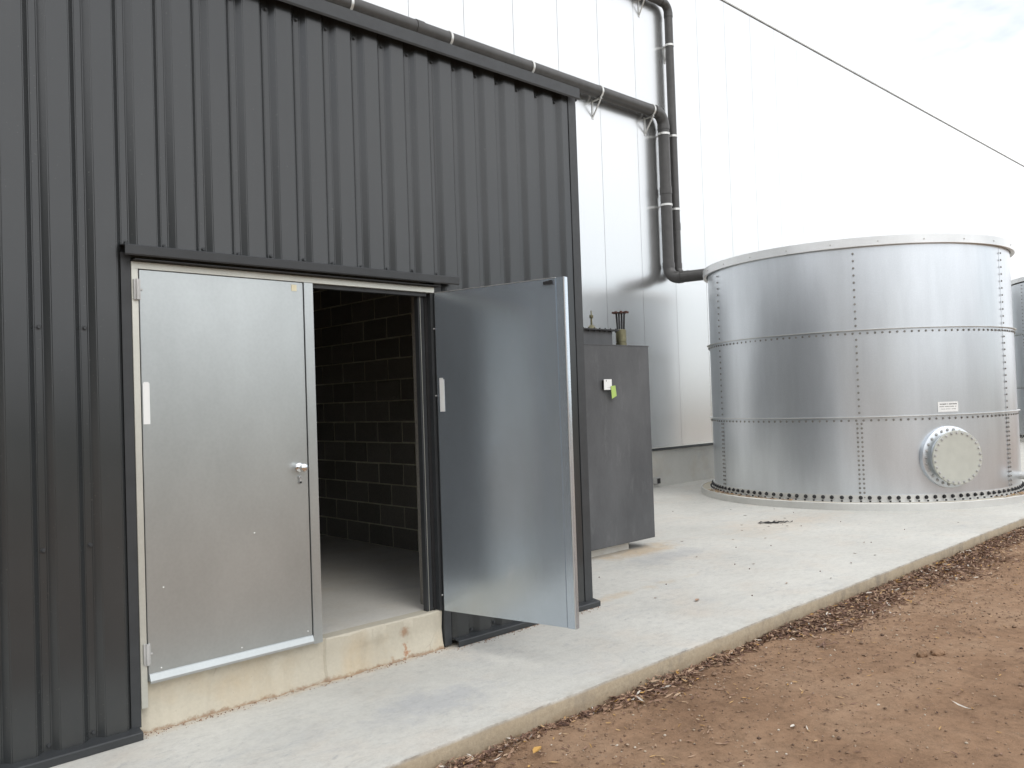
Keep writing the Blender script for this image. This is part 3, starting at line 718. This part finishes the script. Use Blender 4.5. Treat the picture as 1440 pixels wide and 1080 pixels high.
make_tank('water_tank', 'farther galvanised tank peeking out past the right edge of the big tank', 28.3, .9, 2.6, [.095, 1.55, 3.05, 4.45], 4.60, -175, 7, 2.8, .10)

# outlet valve standing by the tank's far right side
ov = empty('outlet_valve', 'small off-white outlet valve with a red handle low beside the big tank', 'valve')
vc = Vector((13.55, -.90, .30)); dv = Vector((.12, -1, 0)).normalized()
part('outlet_pipe', MB().rod(vc+Vector((0, .35, 0)), vc, .055, 16).rod(vc, vc+dv*.02, .095, 18), M['galv_band'], ov, smooth=True)
part('valve_body', MB().lathe([(.06, 0), (.085, .03), (.09, .10), (.085, .17), (.06, .20)], basis(vc+dv*.02, dv), 18), M['white_plate'], ov, smooth=True)
part('handle', MB().rod(vc+dv*.12+Vector((0, 0, .08)), vc+dv*.12+Vector((0, 0, .13)), .015, 8).box(vc.x-.02, vc.x+.20, vc.y-.16, vc.y-.12, .425, .437), M['red'], ov)
part('drain_pipe', MB().tube([vc+dv*.22, vc+dv*.30, vc+dv*.34+Vector((.02, 0, -.04)), vc+dv*.34+Vector((.4, .02, -.12)), vc+dv*.3+Vector((1.6, .1, -.16))], .04, 12), M['pipe'], ov, smooth=True)

# wall tap at the foot of the warehouse plinth
tp = empty('wall_conduit_box', 'small grey junction box low on the warehouse plinth right of the cabinet', 'junction box')
part('box', MB().box(11.98, 12.08, 4.69, 4.779, .06, .17), M['zinc'], tp, bevel=.006)
part('cover', MB().box(11.99, 12.07, 4.68, 4.6895, .07, .16), M['black'], tp)

# ------------------------------------------------------------------ leaf litter, pebbles, single leaves
class Cloud:
    def __init__(s): s.v = []; s.f = []; s.t = []
    def leaf(s, p, yaw, L, W, tint, tilt=.15, curl=.3):
        e = Vector((cos(yaw), sin(yaw), random.uniform(-tilt, tilt))).normalized(); w = Vector((-sin(yaw), cos(yaw), random.uniform(-tilt*3, tilt*3))).normalized()
        up = e.cross(w); b = random.uniform(-.3, .3)*L; c = random.uniform(0, curl)*L
        st = [(-.5, .05), (-.22, .85), (.12, 1), (.5, .03)]; o = len(s.v)
        for u, k in st:
            base = Vector(p)+e*u*L+w*(b*(u*u))+up*(c*(u*u)*1.6)
            s.v += [tuple(base+w*W*.5*k+up*W*.25*k), tuple(base), tuple(base-w*W*.5*k+up*W*.25*k)]
        for i in range(3):
            a = o+i*3; s.f += [(a, a+1, a+4, a+3), (a+1, a+2, a+5, a+4)]
        s.t += [tint]*12
    def peb(s, p, r, tint):
        o = len(s.v); ph = random.random()*6.3
        for h, k, n in ((-.5, .7, 5), (.25, .9, 5)):
            for i in range(5):
                a = ph+i*2*pi/5+h; q = r*k*random.uniform(.75, 1.2); s.v.append((p[0]+q*cos(a), p[1]+q*sin(a)*.85, p[2]+r*h))
        s.v.append((p[0], p[1], p[2]+r*.75))
        for i in range(5):
            j = (i+1) % 5; s.f += [(o+i, o+j, o+5+j, o+5+i), (o+5+i, o+5+j, o+10)]
        s.t += [tint]*11
    def build(s, name, mat):
        me = bpy.data.meshes.new(name); me.from_pydata(s.v, [], s.f); me.materials.append(mat)
        a = me.attributes.new('tint', 'FLOAT', 'POINT'); a.data.foreach_set('value', s.t)
        return obj(name, me)
lf = Cloud()
def litter_w(x):      # width of the drift along the kerb
    return max(.035, .15+.05*min(1,max(0,(x-4.5)/2))+.24*float(vnoise(x*1.3, 0, 21))+.12*float(vnoise(x*4, 0, 22)) + (.06 if x > 5.5 else 0))
n = 0
while n < 13000:
    x = random.choice((random.uniform(2.3, 8), random.uniform(4.2, 16), random.uniform(5, 12)))
    w = litter_w(x); dens = min(1, .30+2.6*max(0, w-.09))
    if random.random() > dens: continue
    d = abs(random.gauss(0, w*.55)); y = -1.205-d
    z = float(soil_h(x, y))+.006+max(0, (1-d/(w*1.1)))*.045*random.random()*min(1, w/.2)
    big = random.random()
    lf.leaf((x, y, z), random.uniform(0, 2*pi) if big > .35 else random.gauss(0, .5), random.uniform(.025, .075), random.uniform(.006, .016), min(.92, abs(random.gauss(.38, .25))) if random.random() > .022 else 1, .35, .5)
    n += 1
for k in range(2600):
    x = random.uniform(1.6, 15); y = -1.25-abs(random.expovariate(1/.9))
    if y < -4.6: continue
    lf.leaf((x, y, float(soil_h(x, y))+.006), random.uniform(0, 2*pi), random.uniform(.012, .055), random.uniform(.004, .011), min(.9, abs(random.gauss(.35, .25))) if random.random() > .16 else random.uniform(.8, 1), .12, .3)
o = lf.build('leaf_litter', M['leaf']); o['kind'] = 'stuff'; tag(o, 'drift of dry brown leaves lying in the angle of the concrete kerb', 'leaf litter')
pb = Cloud()
for k in range(15000):
    x = random.uniform(1.4, 15); y = -1.22-abs(random.expovariate(1/1.3))
    if y < -4.8: continue
    r = random.choice((.0025, .004, .004, .006, .009)) * random.uniform(.7, 1.4)
    if random.random() < .012: r *= 2.2
    pb.peb((x, y, float(soil_h(x, y))+r*.15), r, min(1, max(0, random.gauss(.40, .20))) if random.random() > .025 else .9)
o = pb.build('soil_crumbs', M['pebble']); o['kind'] = 'stuff'; tag(o, 'crumbs of soil and small pale chips scattered over the bare ground', 'pebbles')

def single_leaf(x, y, z, yaw, L, W, tint, label, cat='leaf', group=None):
    c = Cloud(); c.leaf((0, 0, 0), yaw, L, W, tint, .05, .25); o = c.build('fallen_leaf', M['leaf']); o.location = (x, y, z); tag(o, label, cat, group); return o

# ------------------------------------------------------------------ unseen paddock and tree belt, added to darken the reflections in the metal
me = bpy.data.meshes.new('unseen_grass_field'); q = MB(); ys = [-2400, -400, -120, -50, -25, -14]; xs3 = [-2400, -300, -80, -30, 0, 30, 80, 300, 2400]
vs = []; 
for y in ys:
    for x in xs3: vs.append((x, y+(1.2*sin(x*.3) if y == -14 else 0), -.10))
q.add(vs, [(j*9+i, j*9+i+1, (j+1)*9+i+1, (j+1)*9+i) for j in range(5) for i in range(8)])
tg = NT('rough_grass'); mg = tg.set(tg.mix(tg.ramp(tg.noise(.35, 7, .65), [(.3, (.060, .075, .030)), (.7, (.13, .12, .06))]), tg.ramp(tg.noise(7, 5), [(.3, .7), (.7, 1.2)]), .8, 'MULTIPLY'), .95, 0, None, spec=.1)
o = obj('unseen_grass_field', q.mesh('unseen_grass_field', mg)); o['kind'] = 'structure'  # out of view, added so doors and wall reflect darker low down
def unseen_tree_belt():
    rg = np.random.default_rng(5); V = []; F = []; spots = []
    for i in range(34): spots.append((-75+i*4.6+rg.uniform(-1.5, 1.5), -46+rg.uniform(-4, 4)))
    for i in range(9): spots.append((-19+rg.uniform(-1.5, 1.5), -34+i*4.1))  # taller row added close on the left so the cladding ribs reflect dark
    trunks = MB()
    for (tx, ty) in spots:
        tall = tx > -22 and tx < -16 and ty > -36; h = rg.uniform(7.5, 10.5) if tall else rg.uniform(2.6, 4.8); r = rg.uniform(1.8, 2.8)
        trunks.rod((tx, ty, -.15), (tx+rg.uniform(-.4, .4), ty, h*.62), .16, 7, .06)
        for c in range(34 if tall else 11):
            cx, cy, cz = tx+rg.normal(0, r*.45), ty+rg.normal(0, r*.45), h*rg.uniform(.28, .92); cr_ = rg.uniform(.45, .95)
            n = 70; d = rg.normal(size=(n, 3)); d /= np.linalg.norm(d, axis=1)[:, None]; P = np.array([cx, cy, cz])+d*cr_*rg.uniform(.5, 1, (n, 1))*np.array([1, 1, .7])
            a = rg.normal(size=(n, 3))*.16; b = rg.normal(size=(n, 3))*.16
            o = len(V)
            for k in range(n):
                V.extend([tuple(P[k]-a[k]), tuple(P[k]+b[k]), tuple(P[k]+a[k]), tuple(P[k]-b[k])]); F.append((o+4*k, o+4*k+1, o+4*k+2, o+4*k+3))
    me = bpy.data.meshes.new('unseen_tree_belt'); me.from_pydata(V+trunks.v, [], F+[tuple(i+len(V) for i in f) for f in trunks.f])
    tl = NT('olive_foliage'); me.materials.append(tl.set(tl.ramp(tl.noise(.8, 6), [(.3, (.035, .050, .022)), (.7, (.085, .10, .05))]), .8, 0, None, spec=.2))
    o = obj('unseen_tree_belt', me); o['kind'] = 'stuff'; tag(o, 'unseen belt of olive green trees added across the field for darker reflections', 'trees')
unseen_tree_belt()

# ------------------------------------------------------------------ single scraps one can pick out
def sh(x, y): return float(soil_h(x, y))+.012
single_leaf(3.98, -2.15, sh(3.98, -2.15), .1, .050, .016, 1, 'small white leaf lying alone on the bare soil at the lower middle')
single_leaf(4.78, -2.69, sh(4.78, -2.69)+.012, 1.15, .13, .016, 1, 'long pale sliver of bark standing out on the soil at lower right')
single_leaf(5.52, -.53, .006, .35, .085, .030, .55, 'lone curled brown leaf on the clean concrete pavement')
single_leaf(2.85, -1.42, sh(2.85, -1.42)+.02, .4, .10, .035, .93, 'broad yellowish leaf on the litter drift nearest the viewer')
for i, (dx, dy, a, L) in enumerate(((0, 0, .15, .17), (.03, -.045, -.35, .15), (-.03, -.03, .5, .13), (.05, .03, -.1, .16), (.02, -.08, .9, .10))):
    single_leaf(5.42+dx, -1.60+dy, sh(5.42, -1.60)+.006*i, a, L, .018, .22+.05*i, ('longest and darkest brown leaf in the loose bunch on bare soil', 'dark brown leaf crossing nearest the viewer in the loose bunch', 'short leaf at the left end of the loose bunch on soil', 'palest long leaf at the right end of the loose bunch', 'smallest leaf, turned crosswise, in the loose bunch on soil')[i], 'leaf', 'bunch of long dark leaves on the soil')
def stone(x, y, r, label, mat, zs=.5, z=None):
    bm = bmesh.new(); bmesh.ops.create_icosphere(bm, subdivisions=3, radius=r*.8)
    for v in bm.verts:
        k = 1+.7*float(vnoise(v.co.x/r*1.3+x*7, v.co.y/r*1.3+v.co.z/r, 31))+.4*float(vnoise(v.co.x/r*4+v.co.z/r*3, v.co.y/r*4, 32)); v.co = Vector((v.co.x*k*1.3, v.co.y*k, v.co.z*k*zs))
    me = bpy.data.meshes.new('stone'); bm.to_mesh(me); bm.free(); me.materials.append(mat)
    o = obj('stone', me); o.location = (x, y, sh(x, y) if z is None else z); tag(o, label, 'stone'); return o
stone(5.62, -2.17, .035, 'brown clod of earth beside a smaller one right of the leaf bunch', M['soil'], .7)
stone(5.75, -2.22, .045, 'larger brown clod on bare soil in the right foreground', M['soil'], .6)
stone(3.30, -2.24, .028, 'flat grey stone on the soil close to the bottom edge', M['pebble'], .4)
# black plastic scrap on the pavement before the tank
q = MB(); vs = []; fs = []; n = 14
for i in range(n):
    t_ = i/(n-1); w = .035*sin(pi*min(1, t_*1.1+.05))+.008
    for k, v in enumerate((-1, 0, 1)): vs.append(((t_-.5)*.42, v*w*(1+.5*sin(i*2.1)), .006+.022*abs(sin(i*1.3))*(1-abs(v)*.6)))
for i in range(n-1):
    for k in range(2): a = i*3+k; fs.append((a, a+3, a+4, a+1))
q.add(vs, fs); o = obj('plastic_scrap', q.mesh('plastic_scrap', M['rubber'])); o.location = (9.42, .98, 0); o.rotation_euler = (0, 0, -.8)
tag(o, 'crumpled scrap of black plastic on the pavement before the big tank', 'plastic scrap')
cr_ = Cloud()
for k in range(50):
    x = random.uniform(5, 12); y = random.uniform(-1, 3)
    if x > 10.6 or (x < 7.6 and y > .9): continue
    (cr_.leaf if random.random() < .6 else (lambda p, *a: cr_.peb(p, .008, .1)))((x, y, .004), random.uniform(0, 6), random.uniform(.02, .06), .012, random.uniform(0, .6), .05, .3)
for k in range(14):
    x = 9.3+random.gauss(0, .3); y = .95+random.gauss(0, .1); cr_.leaf((x, y, .004), random.uniform(0, 6), .035, .014, 0, .05, .2)
for k in range(260):   # bits caught on the tank's base ring
    a = random.uniform(2.4, 3.2) if k < 170 else random.uniform(4.4, 4.9); r = random.uniform(2.30, 2.43); cr_.leaf((13.185+r*cos(a), 1.634+r*sin(a), .102), random.uniform(0, 6), random.uniform(.03, .07), .014, random.uniform(.3, .93), .2, .5)
for k in range(700):   # silt and bits against the flashing and the plinth
    x = random.uniform(1.5, 4.9); y = (-.0 if x < 3.45 else -.065)+random.gauss(0, .02) ; cr_.peb((x, min(y, .015 if x < 3.45 else -.055), .002), random.choice((.0015, .002, .003, .005)), random.uniform(.2, .7))
o = cr_.build('pavement_debris', M['leaf']); o['kind'] = 'stuff'; tag(o, 'thin scatter of leaf bits and crumbs on the concrete pavement', 'debris')
